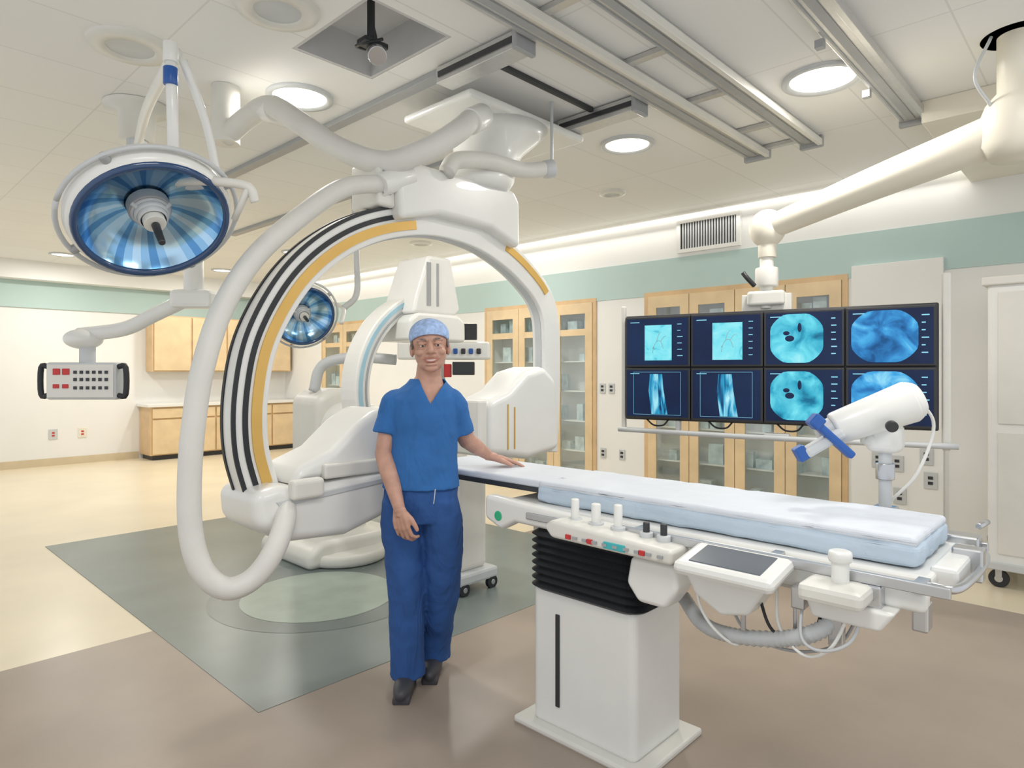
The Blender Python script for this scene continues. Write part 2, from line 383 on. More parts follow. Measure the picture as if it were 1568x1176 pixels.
lathe('swivel_neck',[(.001,2.60),(.24,2.60),(.25,2.68),(.22,2.78),(.22,2.88),(.28,2.98),(.31,3.05),(.001,3.05)],WHITE,g,Matrix.Translation((2.74,2.96,0))@SH)
box('trolley',(2.50,2.68,3.05),(3.55,3.3,3.10),WHITE,g,.02,4)
prism('tube_housing',[(1.26,.98),(1.27,.83),(1.42,.74),(1.72,.72),(1.96,.78),(2.05,.94),(2.05,1.02),(1.5,.98),(1.38,1.0)],2.70,3.08,WHITE,g,.05,5)
prism('tube_housing_upper',[(1.44,.985),(2.06,1.03),(2.08,1.20),(2.02,1.31),(1.92,1.32),(1.80,1.25),(1.66,1.13),(1.5,1.07)],2.73,3.06,WHITE,g,.045,5)
box('tube_housing_grip',(1.60,2.70,1.00),(1.95,2.74,1.07),OFFW,g,.012,3)
prism('tube_housing_seam',[(1.36,.93),(1.38,.905),(1.95,.95),(1.95,.975)],2.694,2.71,LGREY,g,.004)
cyl('collimator',(2.0,2.89,1.06),(2.12,2.89,1.08),.13,OFFW,g,bevel=.015)
box('joint_block',(1.42,2.66,.93),(1.58,2.72,1.02),OFFW,g,.02,4)
prism('detector_housing',[(2.74,1.0),(2.74,1.32),(2.92,1.38),(3.08,1.5),(3.26,1.54),(3.38,1.45),(3.42,1.2),(3.42,.98),(3.1,.94)],2.78,3.08,WHITE,g,.05,5)
box('detector_face',(2.66,2.79,1.0),(2.74,3.07,1.33),OFFW,g,.015)
boxes('detector_stripe',[((2.9,2.774,1.02),(2.908,2.781,1.3)),((2.96,2.774,1.02),(2.968,2.781,1.28))],GOLD,g)
hp=[V(-.60,3.45,2.52),V(-.66,3.40,2.48),V(-.825,3.2,2.40),V(-.988,3.02,2.21),V(-1.128,2.87,2.005),V(-1.229,2.78,1.777),V(-1.276,2.70,1.524),V(-1.297,2.66,1.283),V(-1.304,2.64,1.047),V(-1.286,2.62,.84),V(-1.237,2.62,.695),V(-1.153,2.64,.623),V(-1.067,2.69,.647),V(-1.005,2.75,.741),V(-.99,2.85,.856),V(-1.03,2.95,.93)]
tube('cable_hose',hp,.046,HOSE,g,n=8,seg=20)
ell('hose_fitting',hp[-1],(.06,.06,.055),OFFW,g)
cyl('hose_top_fitting',V(-.68,3.36,2.46),V(-.55,3.5,2.55),.06,WHITE,g)
tube('ceiling_hose',[V(-1.71,3.9,2.90),V(-1.536,3.8,2.98),V(-1.326,3.6,2.96),V(-1.10,3.45,2.80),V(-.90,3.4,2.66),V(-.67,3.4,2.59),V(-.46,3.4,2.65),V(-.30,3.45,2.76),V(-.22,3.55,2.87),V(-.17,3.7,2.95)],.060,HOSE,g,seg=20)
tube('ceiling_hose_short',[V(-.36,3.6,2.60),V(-.31,3.65,2.68),V(-.136,3.8,2.725),V(.066,4.0,2.735),V(.23,4.1,2.775)],.048,HOSE,g,seg=20)
cyl('hose_collar_a',V(-1.30,3.59,2.945),V(-1.37,3.66,2.97),.070,WHITE,g)
cyl('hose_collar_b',V(-.23,3.53,2.85),V(-.17,3.68,2.94),.070,WHITE,g)
cyl('hose_collar_c',V(.2,4.09,2.765),V(.26,4.11,2.78),.056,LGREY,g)
cyl('hose_hanger',V(-1.71,3.9,2.86),V(-1.71,3.9,3.2),.08,OFFW,g)
cyl('hose_hanger_b',V(.25,4.11,2.76),V(.25,4.11,3.2),.010,LGREY,g)

# ---------------------------------------------------------------- floor mounted second C-arm
g=group('floor_c_arm')
arc=[( 3.5-.80*math.cos(a),0,1.36+.80*math.sin(a)) for a in [math.radians(-35+k*5) for k in range(27)]]
arc=[Vector(p) for p in arc]
band('arc_body',arc,0,.13,4.14,4.34,WHITE,g,bevel=.012)
band('arc_track',arc,.03,.06,4.132,4.142,mat('blue_track',(.35,.55,.66),.3),g,0,27)
band('arc_track_b',arc,.085,.1,4.132,4.142,GREYP,g,0,27)
prism('detector_arm',[(3.28,2.42),(3.52,2.42),(3.62,2.0),(3.56,1.95),(3.12,1.95),(3.16,2.1)],4.0,4.4,WHITE,g,.03)
boxes('detector_arm_slot',[((3.26,3.994,2.02),(3.3,4.001,2.36)),((3.36,3.994,2.02),(3.38,4.001,2.36))],GREYP,g)
prism('detector_head',[(3.08,1.74),(3.08,1.9),(3.16,1.96),(3.58,1.96),(3.66,1.9),(3.66,1.74)],3.98,4.42,WHITE,g,.03)
prism('stand_column',[(2.72,.1),(2.72,1.28),(2.84,1.36),(3.12,1.36),(3.2,1.2),(3.2,.1)],4.7,5.15,OFFW,g,.06,5)
cyl('pivot',(2.95,4.35,1.05),(2.95,4.75,1.05),.20,WHITE,g,bevel=.03)
prism('support_arm',[(2.62,.80),(2.6,1.08),(2.82,1.24),(3.1,1.22),(3.25,1.0),(3.1,.82)],4.12,4.42,WHITE,g,.06,5)
prism('floor_base',[(2.5,0),(2.5,.12),(2.62,.2),(3.3,.2),(3.45,.12),(3.45,0)],4.45,5.25,OFFW,g,.05,5)
cyl('base_skirt',(2.9,4.6,.005),(2.9,4.6,.10),.34,OFFW,g,bevel=.03)
tube('stand_cable',[(3.0,4.1,1.0),(3.05,3.95,.75),(3.1,3.85,.45),(3.15,3.9,.2),(3.25,4.1,.03)],.018,BLACK,g)
tube('stand_hose',[(2.8,4.9,1.34),(2.85,4.85,1.55),(3.05,4.7,1.62),(3.3,4.45,1.6)],.045,LGREY,g)

# anesthesia machine / equipment behind surgeon
g=group('anesthesia_machine')
box('base',(3.75,4.65,.08),(4.4,5.15,.3),LGREY,g,.03); box('body',(3.82,4.7,.3),(4.35,5.1,1.15),OFFW,g,.03)
box('column',(4.0,4.8,1.15),(4.15,4.95,1.9),LGREY,g,.02)
M=Matrix.Translation(Vector(V(-.62,6.0,1.69)))@Matrix.Rotation(YAW,4,'Z')
def lbox(name,M,p0,p1,m,parent,bevel=.008):
    bm=bmesh.new(); b_box(bm,p0,p1); bm.transform(M); return add(name,bm2me(bm,name),m,parent,bevel=bevel)
lbox('control_panel',M,(-.42,-.1,-.08),(.42,.1,.08),WHITE,g,.02)
for i in range(6): lbox(f'knob_{i}',M,(-.05+i*.07,-.12,-.03),(-.01+i*.07,-.1,.02),DARK if i%2 else BLUE,g)
lbox('monitor_top',M,(.12,-.05,.1),(.30,.0,.25),DARK,g); lbox('monitor_low',M,(.08,-.1,-.22),(.28,-.03,-.1),DARK,g)
lbox('red_strip',M,(.0,-.08,-.24),(.07,-.03,-.12),RED,g)
for x,y in ((3.8,4.7),(4.35,4.7),(3.8,5.1),(4.35,5.1)): cyl('caster',(x,y-.015,.04),(x,y+.015,.04),.04,BLACK,g)
g=group('equipment_cart')
box('body',(2.92,3.25,.14),(3.2,3.6,.86),OFFW,g,.05,5); box('foot',(2.88,3.2,.07),(3.25,3.65,.15),LGREY,g,.02)
for x,y in ((2.94,3.22),(3.2,3.22),(2.94,3.62),(3.2,3.62)):
    cyl('caster_wheel',(x,y-.016,.045),(x,y+.016,.045),.045,BLACK,g); cyl('caster_hub',(x,y-.02,.045),(x,y+.02,.045),.018,STEEL,g)

# ---------------------------------------------------------------- patient table
g=group('patient_table')
def soft(name,p0,p1,m,r,disp,dscale,parent):
    o=box(name,p0,p1,m,parent,bevel=r,bseg=4)
    ss=o.modifiers.new('sub','SUBSURF'); ss.subdivision_type='SIMPLE'; ss.levels=5; ss.render_levels=5
    tx=bpy.data.textures.new(name,'CLOUDS'); tx.noise_scale=dscale
    d=o.modifiers.new('d','DISPLACE'); d.texture=tx; d.strength=disp; d.mid_level=.5
    for p in o.data.polygons: p.use_smooth=True
    return o
soft('mattress_sheet',(2.165,.44,.928),(2.605,1.90,.998),SHEET,.02,.016,.07,g)
soft('mattress_top',(2.17,.445,.988),(2.6,1.895,1.02),PAD,.016,.010,.08,g)
box('head_pad',(2.18,1.88,.985),(2.59,2.76,1.018),PAD,g,.012,4)
box('head_board',(2.185,1.85,.962),(2.585,2.77,.986),DARK,g,.004)
box('frame',(2.12,.40,.862),(2.64,2.06,.925),WHITE,g,.015,4)
prism('frame_side',[(2.12,.945),(2.12,.84),(2.02,.80),(1.93,.845),(1.0,.835),(.4,.835),(.4,.90),(1.4,.915)],2.06,2.125,WHITE,g,.02,4,'YZ')
cyl('green_badge',(2.056,2.03,.862),(2.062,2.03,.862),.022,GREEN,g)
box('side_slot',(2.052,1.52,.875),(2.062,1.86,.905),STEEL,g,.004)
for i,(x) in enumerate((2.04,2.67)):
    box(f'accessory_rail_{i}',(x-.01,.34,.90),(x+.01,1.4 if i==0 else 2.0,.93),STEEL,g,.003)
    boxes(f'rail_standoffs_{i}',[((min(x,2.12 if i==0 else 2.64),y,.905),(max(x,2.12 if i==0 else 2.64),y+.03,.925)) for y in (.4,.8,1.3)],STEEL,g)
# control consoles
prism('console_main',[(1.10,.855),(1.10,.905),(1.62,.93),(1.66,.90),(1.62,.86)],1.93,2.09,OFFW,g,.015,4,'YZ')
for i,(y,h,r,mm) in enumerate(((1.57,.075,.016,WHITE),(1.47,.07,.018,WHITE),(1.37,.08,.016,WHITE),(1.25,.035,.012,DARK),(1.18,.04,.012,DARK))):
    cyl(f'joystick_{i}',(2.02,y,.905),(2.02,y,.93+h),r,mm,g,bevel=.005); cyl(f'joystick_base_{i}',(2.02,y,.90),(2.02,y,.93),r+.012,LGREY,g)
boxes('console_buttons_red',[((1.922,y,.872),(1.931,y+.022,.888)) for y in (1.2,1.42,1.52)],RED,g)
box('console_label',(1.924,1.28,.868),(1.931,1.37,.892),TEALP,g,.002)
boxes('console_buttons',[((1.922,1.13+i*.045,.875),(1.931,1.15+i*.045,.885)) for i in range(9)],GREYP,g)
Mt=Matrix.Translation((1.975,.90,.895))@Matrix.Rotation(math.radians(-10),4,'Y')
lbox('touch_console',Mt,(-.115,-.16,-.022),(.10,.16,.022),WHITE,g,.018)
lbox('touchscreen',Mt,(-.085,-.115,.021),(.05,.115,.025),TOUCH,g,.003)
lbox('hand_console',Matrix.Translation((2.0,.60,.88)),(-.09,-.08,-.03),(.09,.09,.02),OFFW,g,.015)
cyl('hand_knob',(2.0,.60,.895),(2.0,.60,.965),.024,WHITE,g); cyl('hand_knob_cap',(2.0,.60,.955),(2.0,.60,.99),.032,WHITE,g,bevel=.01)
prism('lower_shroud',[(1.12,.84),(1.30,.84),(1.32,.74),(1.27,.68),(1.16,.68),(1.11,.75)],1.99,2.1,WHITE,g,.02,4,'YZ')
prism('lower_shroud_b',[(.80,.84),(1.08,.84),(1.04,.77),(.95,.72),(.86,.74)],1.97,2.1,WHITE,g,.015,4,'YZ')
prism('lower_shroud_c',[(.46,.84),(.70,.84),(.68,.78),(.50,.78)],2.0,2.1,WHITE,g,.012,4,'YZ')
box('undercarriage',(2.14,.62,.80),(2.6,1.9,.862),OFFW,g,.012)
boxes('clamps',[((2.02,.50,.80),(2.07,.56,.90)),((2.0,.70,.79),(2.05,.74,.86)),((2.62,.36,.88),(2.70,.46,.95)),((2.4,.32,.86),(2.46,.40,.96)),((2.08,.40,.78),(2.14,.44,.86))],STEEL,g,bevel=.006)
tube('end_bar',[(2.14,.42,.90),(2.14,.35,.90),(2.3,.33,.90),(2.5,.33,.90),(2.64,.35,.90),(2.64,.42,.90)],.012,STEEL,g)
box('end_block',(2.2,.35,.87),(2.56,.42,.94),WHITE,g,.012)
for i,(y,z) in enumerate(((.38,.92),(.36,.99))): cyl(f'end_knob_{i}',(2.62,y,z),(2.72,y-.01,z),.010,STEEL,g)
# pedestal with bellows
nb=8; B0,B1=.585,.83
def rrect(x0,x1,y0,y1,r,n=6):
    o=[]
    for cx,cy,a0 in((x1-r,y1-r,0),(x0+r,y1-r,90),(x0+r,y0+r,180),(x1-r,y0+r,270)):
        for k in range(n+1):
            a=math.radians(a0+90*k/n); o.append((cx+r*math.cos(a),cy+r*math.sin(a)))
    return o
bm=bmesh.new(); rr=[]
for k in range(nb*2+1):
    z=B0+(B1-B0)*k/(nb*2); e=.0 if k%2 else .02
    rr.append([bm.verts.new((x,y,z)) for x,y in rrect(2.06+e,2.44-e,1.31+e,1.87-e,.07)])
for a,b in zip(rr,rr[1:]):
    for k in range(len(a)): bm.faces.new((a[k],a[(k+1)%len(a)],b[(k+1)%len(a)],b[k]))
bm.faces.new(rr[0]); bm.faces.new(rr[-1]); add('pedestal_bellows',bm2me(bm,'bellows'),BLACK,g)
box('pedestal_base',(2.085,1.34,.02),(2.44,1.85,.60),WHITE,g,.03,5)
box('pedestal_plate',(2.04,1.28,0),(2.5,1.92,.03),OFFW,g,.01)
box('pedestal_slot',(2.079,1.70,.12),(2.087,1.72,.50),DARK,g,.002)
# hoses/cables below
tube('corrugated_hose',[(2.10,.60,.82),(2.02,.66,.74),(2.02,.78,.68),(2.04,.95,.64),(2.10,1.08,.63),(2.2,1.2,.66)],.026,LGREY,g,n=16,corr=.18)
for i,pts in enumerate(([(2.0,1.05,.80),(2.0,1.03,.72),(2.0,.98,.66),(2.03,.92,.62),(2.08,.88,.66)],
    [(2.05,.72,.82),(1.98,.70,.72),(1.97,.64,.70),(1.99,.57,.74),(2.05,.55,.83)],
    [(2.05,.58,.83),(1.99,.62,.71),(2.0,.70,.66),(2.02,.78,.72),(2.05,.80,.83)],
    [(2.08,1.0,.83),(2.03,.9,.68),(2.03,.75,.65),(2.06,.62,.7),(2.08,.56,.83)],
    [(2.05,.86,.80),(2.02,.80,.70),(2.03,.70,.69),(2.05,.66,.8)])):
    tube(f'cable_{i}',pts,.005,[WHITE,LGREY,WHITE,GREYP,BLACK][i],g,seg=10)
boxes('hanging_brackets',[((2.0,.88,.68),(2.012,.895,.84)),((2.06,.74,.68),(2.072,.755,.84)),((2.02,.60,.70),(2.05,.64,.82))],STEEL,g,bevel=.003)

# contrast injector on the far rail
g=group('contrast_injector')
cyl('post',(2.72,.66,.90),(2.72,.66,1.24),.022,LGREY,g); box('rail_clamp',(2.69,.62,.88),(2.76,.70,1.0),STEEL,g,.008)
cyl('post_collar',(2.72,.66,1.10),(2.72,.66,1.16),.032,STEEL,g)
h0=Vector(V(1.20,2.44,1.285)); h1=Vector(V(1.46,2.38,1.395)); ax=(h1-h0).normalized()
cyl('injector_body',h0,h1,.060,WHITE,g,r1=.078,bevel=.012)
cyl('injector_cap',h1-ax*.01,h1+ax*.03,.078,WHITE,g,r1=.056,bevel=.012)
cyl('injector_nose',h0-ax*.06,h0,.032,LGREY,g,r1=.048)
box('injector_neck',(2.67,.60,1.2),(2.77,.72,1.31),WHITE,g,.03,4)
cyl('injector_knob',Vector(V(1.34,2.31,1.31)),Vector(V(1.335,2.29,1.305)),.02,DARK,g)
Mb=Matrix.Translation(Vector(V(1.16,2.37,1.26)))@Matrix.Rotation(YAW,4,'Z')@Matrix.Rotation(math.radians(42),4,'Y')
lbox('blue_lever',Mb,(-.10,-.02,-.014),(.10,.02,.014),BLUE,g)
lbox('blue_grip',Mb,(-.105,-.025,-.02),(-.06,.025,.03),BLUE,g)
Mc=Matrix.Translation(Vector(V(1.13,2.39,1.235)))@Matrix.Rotation(YAW,4,'Z')@Matrix.Rotation(math.radians(-30),4,'Y')
lbox('syringe_cradle',Mc,(-.07,-.025,-.02),(.09,.025,.02),LGREY,g,.012)
lbox('cradle_tip',Mc,(-.10,-.02,-.02),(-.06,.02,.035),BLUE,g,.006)
tube('injector_cable',[h1+ax*.02,Vector(V(1.55,2.40,1.3)),Vector(V(1.5,2.42,1.12)),Vector(V(1.42,2.46,1.0)),Vector((2.73,.62,.94))],.006,WHITE,g,seg=8)
tube('support_arm',[Vector(V(1.32,2.44,1.26)),Vector((2.72,.66,1.22))],.03,WHITE,g,n=2)

# ---------------------------------------------------------------- monitor bank
Mm=Matrix.Translation((4.365,1.785,1.53))@Matrix.Rotation(math.atan2(-1.91,.43),4,'Z')
g=group('monitor_bank',Mm)
W,H=.487,.372
box('back_frame',(-.985,.0,-.385),(.985,.06,.385),DARK,g,.01)
for i in range(4):
    for j in range(2):
        cx=-.73+i*W; cz=.187-j*H*1.005
        box(f'bezel_{i}{j}',(cx-W/2+.003,-.045,cz-H/2+.003),(cx+W/2-.003,.0,cz+H/2-.003),DARK,g,.006)
        box(f'screen_{i}{j}',(cx-W/2+.018,-.048,cz-H/2+.018),(cx+W/2-.018,-.044,cz+H/2-.018),SC_BG,g,bevel=0)
        def poly(name,pts,m,y=-.0505):
            bm=bmesh.new(); bm.faces.new([bm.verts.new((p[0],y,p[1])) for p in pts]); return add(name,bm2me(bm,name),m,g)
        if i<2 and j==0:
            poly(f'angiogram_{i}',[(cx-.09,cz-.135),(cx+.11,cz-.135),(cx+.11,cz+.12),(cx-.09,cz+.12)],SC_SQ)
            for q,pp in enumerate(([(-.03,-.05),(0,.0),(.03,.0),(.05,-.05)],[(.0,.0),(.01,.04),(.03,.07)],[(.03,.0),(.05,.03),(.07,.04)],[(-.02,-.03),(-.03,-.08)])):
                tube(f'vessel_{i}{q}',[(cx+a,-.051,cz+b) for a,b in pp],.0016,GREYP,g,seg=6)
        elif i<2:
            o=lambda s:[(cx+s*.02-.06,cz-.15),(cx+s*.02+.06,cz-.15),(cx+.05,cz+.03),(cx+.04,cz+.14),(cx-.05,cz+.14),(cx-.06,cz+.02)]
            poly(f'vessel_image_{i}',o(1),SC_LEG)
            for e,(a,b) in enumerate((((-.175,-.155),(-.173,.155)),((.173,-.155),(.175,.155)),((-.175,.153),(.175,.155)),((-.175,-.155),(.175,-.153)))):
                poly(f'image_border_{i}{e}',[(cx+a[0],cz+a[1]),(cx+b[0],cz+a[1]),(cx+b[0],cz+b[1]),(cx+a[0],cz+b[1])],SC_TXT)
        else:
            sx=-.04 if i==2 else -.03; R=.16; R2=.165 if i==2 else .185
            poly(f'fluoro_{i}{j}',[(cx+sx+R2*1.05*max(-.92,min(.92,math.cos(a))),cz+R*1.08*max(-.92,min(.92,math.sin(a)))) for a in [2*math.pi*k/40 for k in range(40)]],SC_OCT if i==2 else SC_OCT2)
            if i==2: 
                bm=bmesh.new(); b_ell(bm,(cx-.08,-.051,cz+.0),(.028,.001,.02)); b_ell(bm,(cx-.1,-.051,cz+.035),(.02,.001,.014)); b_ell(bm,(cx-.02,-.051,cz+.07),(.012,.001,.03)); add(f'opacity_{i}{j}',bm2me(bm,'op'),SC_BG,g)
        tx=[]
        for k in range(6):
            z=cz+.12-k*.045
            if i<2:
                if j==0: tx.append(((cx+.15,-.0505,z),(cx+.15+random.uniform(.02,.04),-.050,z+.005)))
            else: tx.append(((cx+.165,-.0505,z),(cx+.165+random.uniform(.02,.04),-.050,z+.007)))
        tx.append(((cx-.2,-.0505,cz+.14),(cx-.13,-.05,cz+.146)))
        boxes(f'screen_text_{i}{j}',tx,SC_TXT,g)
tube('lower_rail',[(-1.03,-.03,-.46),(0,-.05,-.47),(1.08,-.03,-.47)],.018,LGREY,g)
box('left_post',(-1.02,.0,-.46),(-.99,.04,.46),OFFW,g); box('right_post',(1.0,.0,-.5),(1.045,.05,.56),OFFW,g,.01)
boxes('rail_brackets',[((-.6,-.03,-.46),(-.57,.03,-.38)),((.57,-.03,-.46),(.6,.03,-.38)),((0,-.05,-.49),(.16,.02,-.44))],LGREY,g,bevel=.008)
for i in range(4): tube(f'cable_loop_{i}',[(-.82+i*.45,.0,-.38),(-.77+i*.45,.0,-.42),(-.7+i*.45,.0,-.42),(-.66+i*.45,.0,-.38)],.006,BLACK,g)
box('hanger_plate',(-.16,.06,-.2),(.16,.11,.5),OFFW,g); cyl('hanger_post',(0,.085,.4),(0,.085,.82),.045,OFFW,g)
box('hanger_head',(-.12,.02,.42),(.12,.15,.52),OFFW,g,.02,4); cyl('hanger_swivel',(0,.085,.55),(0,.085,.68),.075,OFFW,g,bevel=.01)
tube('handle',[(-.06,-.02,.55),(-.10,-.05,.60),(-.13,-.05,.64)],.016,DARK,g)
g=group('ceiling_boom_arm')
J=Vector((4.45,1.80,2.48)); K=Vector(V(2.56,3.3,2.74))
ell('elbow_joint',J,(.12,.12,.13),CREAM,g); cyl('elbow_drop',J-Vector((0,0,.02)),J-Vector((0,0,.2)),.06,CREAM,g)
tube('boom_tube',[J,J.lerp(K,.5)+Vector((0,0,.01)),K],.1,CREAM,g,radii=(.08,.115),seg=28)
lathe('shoulder_joint',[(.001,-.17),(.12,-.16),(.16,-.09),(.165,.05),(.14,.12),(.09,.18),(.09,.46),(.16,.46)],CREAM,g,Matrix.Translation(K))
tube('shoulder_cable',[K+Vector((-.1,.1,.1)),K+Vector((-.16,.16,.25)),K+Vector((-.1,.1,.45))],.008,LGREY,g)

# ---------------------------------------------------------------- surgical lights
def surgical_light(name,c,nrm,R,handle_dir=0):
    q=(-Vector(nrm)).normalized().to_track_quat('Z','Y')
    M=Matrix.Translation(c)@q.to_matrix().to_4x4()
    g=group(name,M)
    lathe('dome',[(R*.93,-.01),(R,0),(R*1.03,.035),(R*1.01,.08),(R*.9,.13),(R*.62,.175),(R*.3,.19),(.001,.19)],WHITE,g)
    lathe('reflector',[(R*.9,.0),(R*.84,.03),(R*.74,.06),(R*.60,.085),(R*.4,.105),(.001,.115)],None,g,seg=45,smooth=True,mats=[REF1,REF2,REF3])
    lathe('rim_ring',[(R*.88,-.004),(R*.89,-.02),(R*.95,-.022),(R*.97,-.004)],NAVY,g)
    lathe('hub_louvre',[(R*.27,.10),(R*.27,.06),(R*.25,.05),(R*.25,.1)],GREYP,g)
    for k in range(3): lathe(f'louvre_{k}',[(R*(.24-.03*k),.09-.02*k),(R*(.25-.03*k),.05-.02*k),(R*(.22-.03*k),.045-.02*k)],LGREY,g)
    cyl('hub',(0,0,.1),(0,0,-.02),R*.14,OFFW,g); cyl('handle',(0,0,-.02),(0,0,-.13),R*.055,DARK,g,r1=R*.045,bevel=.006)
    for k in range(3):
        a=2*math.pi*k/3+.3; cyl(f'hub_arm_{k}',(math.cos(a)*R*.12,math.sin(a)*R*.12,.03),(math.cos(a)*R*.27,math.sin(a)*R*.27,.06),.01,LGREY,g)
    pts=[(R*1.10*math.cos(a),R*1.10*math.sin(a),.03) for a in [2*math.pi*k/48 for k in range(49)]]
    tube('grip_rail',pts,.010,LGREY,g,n=1,seg=10)
    for k in range(4):
        a=math.pi/4+math.pi/2*k; cyl(f'rail_mount_{k}',(R*.98*math.cos(a),R*.98*math.sin(a),.03),(R*1.11*math.cos(a),R*1.11*math.sin(a),.03),.018,GREYP,g)
    return g,M
c1=Vector(V(-1.425,2.6,2.10)); n1=Vector((-.304*.5+.687*.26,-.953*.5-.727*.26,-.80))
g,M1=surgical_light('surgical_light',c1,n1,.295)
inv=M1.inverted()
L=lambda p: inv@Vector(p)
tube('drop_arm',[L(V(-1.37,2.62,2.78)),L(V(-1.37,2.64,2.45)),L(V(-1.40,2.70,2.25))],.022,WHITE,g,n=4)
cyl('blue_band',L(V(-1.37,2.62,2.72)),L(V(-1.37,2.62,2.65)),.027,BLUE,g)
tube('spring_arm',[L(V(-1.33,2.64,2.76)),L(V(-1.29,2.75,2.55)),L(V(-1.26,2.8,2.32))],.017,WHITE,g,n=4)
cyl('top_joint',L(V(-1.37,2.62,2.74)),L(V(-1.37,2.62,2.82)),.028,WHITE,g)
tube('ceiling_arm',[L(V(-1.37,2.66,2.80)),L(V(-1.9,3.4,2.87)),L(V(-2.4,4.18,2.92))],.025,WHITE,g,n=4)
tube('yoke',[L(V(-1.43,2.68,2.27)),L(V(-1.25,2.6,2.26)),L(V(-1.06,2.6,2.24)),L(V(-1.03,2.62,2.18))],.018,OFFW,g)
cyl('yoke_block',L(V(-1.5,2.7,2.27)),L(V(-1.22,2.66,2.28)),.035,LGREY,g)
tube('yoke_b',[L(V(-1.05,2.6,2.23)),L(V(-1.13,2.66,2.12))],.014,OFFW,g,n=2)
lathe('ceiling_flange',[(.19,CH-.002),(.19,CH-.03),(.11,CH-.05),(.10,CH-.22),(.001,CH-.22)],OFFW,g,inv@Matrix.Translation(V(-2.4,4.18,0)))
cyl('ceiling_spindle',L(V(-2.4,4.18,2.82)),L(V(-2.4,4.18,3.0)),.06,LGREY,g)
c2=Vector((3.05,5.51,2.01)); v=(Vector((0,0,1.5))-c2).normalized(); n2=(v+Vector((.25,-.1,-.35))).normalized()
g,M2=surgical_light('surgical_light',c2,n2,.29)
inv=M2.inverted()
tube('arm',[inv@Vector(V(-1.6,6.2,2.1)),inv@Vector(V(-1.5,6.3,2.25)),inv@Vector(V(-1.5,6.3,2.6)),inv@Vector(V(-1.52,6.3,3.19))],.03,LGREY,g,n=6)
tube('yoke',[inv@Vector(V(-1.9,6.15,2.05)),inv@Vector(V(-1.75,6.25,2.15)),inv@Vector(V(-1.6,6.2,2.1)),inv@Vector(V(-1.58,6.05,1.95))],.02,WHITE,g)

# ---------------------------------------------------------------- control box on pendant
g=group('pendant_control_panel')
M=Matrix.Translation(Vector(V(-2.08,3.2,1.455)))@Matrix.Rotation(YAW,4,'Z')
lbox('housing',M,(-.17,-.05,-.09),(.17,.05,.09),LGREY,g,.01)
lbox('face',M,(-.16,-.056,-.08),(.16,-.05,.08),OFFW,g,.003)
for i,x in enumerate((-.13,-.085)): lbox(f'red_display_{i}',M,(x,-.06,.03),(x+.035,-.055,.06),RED,g,.002)
for i,x in enumerate((-.13,-.085)): lbox(f'red_button_{i}',M,(x,-.06,-.035),(x+.03,-.055,-.015),RED,g,.002)
bm=bmesh.new()
for i in range(6):
    for z in (.035,.0,-.04): b_box(bm,(-.03+i*.03,-.06,z),(-.015+i*.03,-.055,z+.015))
bm.transform(M); add('switches',bm2me(bm,'sw'),DARK,g)
for s in (-1,1):
    tube(f'handle_{s}',[M@Vector((s*.17,-.03,.07)),M@Vector((s*.205,-.03,.065)),M@Vector((s*.205,-.03,-.065)),M@Vector((s*.17,-.03,-.07))],.013,BLACK,g,n=4)
P=lambda x,y,z:V(x,y,z)
cyl('stem',P(-2.08,3.2,1.53),P(-2.08,3.2,1.63),.035,LGREY,g)
ell('wrist_joint',P(-2.10,3.2,1.66),(.085,.085,.05),WHITE,g)
tube('arm',[P(-2.12,3.2,1.68),P(-1.9,3.2,1.71),P(-1.75,3.2,1.78),P(-1.58,3.2,1.86)],.035,WHITE,g,seg=16)
lbox('shoulder_block',Matrix.Translation(Vector(P(-1.56,3.2,1.86)))@Matrix.Rotation(YAW,4,'Z'),(-.10,-.05,-.05),(.10,.05,.04),WHITE,g,.02)
cyl('drop_post',P(-1.56,3.2,1.88),P(-1.56,3.2,2.08),.045,WHITE,g)
tube('upper_arm',[P(-1.56,3.2,2.08),P(-1.75,3.45,2.35),P(-2.2,3.95,2.75),P(-2.4,4.18,2.84)],.04,WHITE,g)

# ---------------------------------------------------------------- tall cart at right
g=group('storage_cart')
box('body',(5.6,-.05,.16),(6.2,.72,2.12),WHITE,g,.02,3)
box('top_cap',(5.57,-.08,2.1),(6.23,.75,2.16),OFFW,g,.01)
boxes('door_panels',[((5.59,.02,.24),(5.6,.32,1.08)),((5.59,.36,.24),(5.6,.66,1.08)),((5.59,.02,1.14),(5.6,.32,2.05)),((5.59,.36,1.14),(5.6,.66,2.05))],OFFW,g,bevel=.003)
boxes('latches',[((5.575,.31,1.0),(5.59,.37,1.06)),((5.66,.72,.3),(6.1,.73,.34))],STEEL,g)
box('base_frame',(5.58,-.07,.13),(6.22,.74,.18),LGREY,g)
for x,y in ((5.65,.66),(6.14,.66),(5.65,.02),(6.14,.02)):
    cyl('caster_wheel',(x-.02,y,.06),(x+.02,y,.06),.06,BLACK,g); cyl('caster_hub',(x-.025,y,.06),(x+.025,y,.06),.025,STEEL,g); box('caster_fork',(x-.03,y-.02,.07),(x+.03,y+.02,.14),STEEL,g)

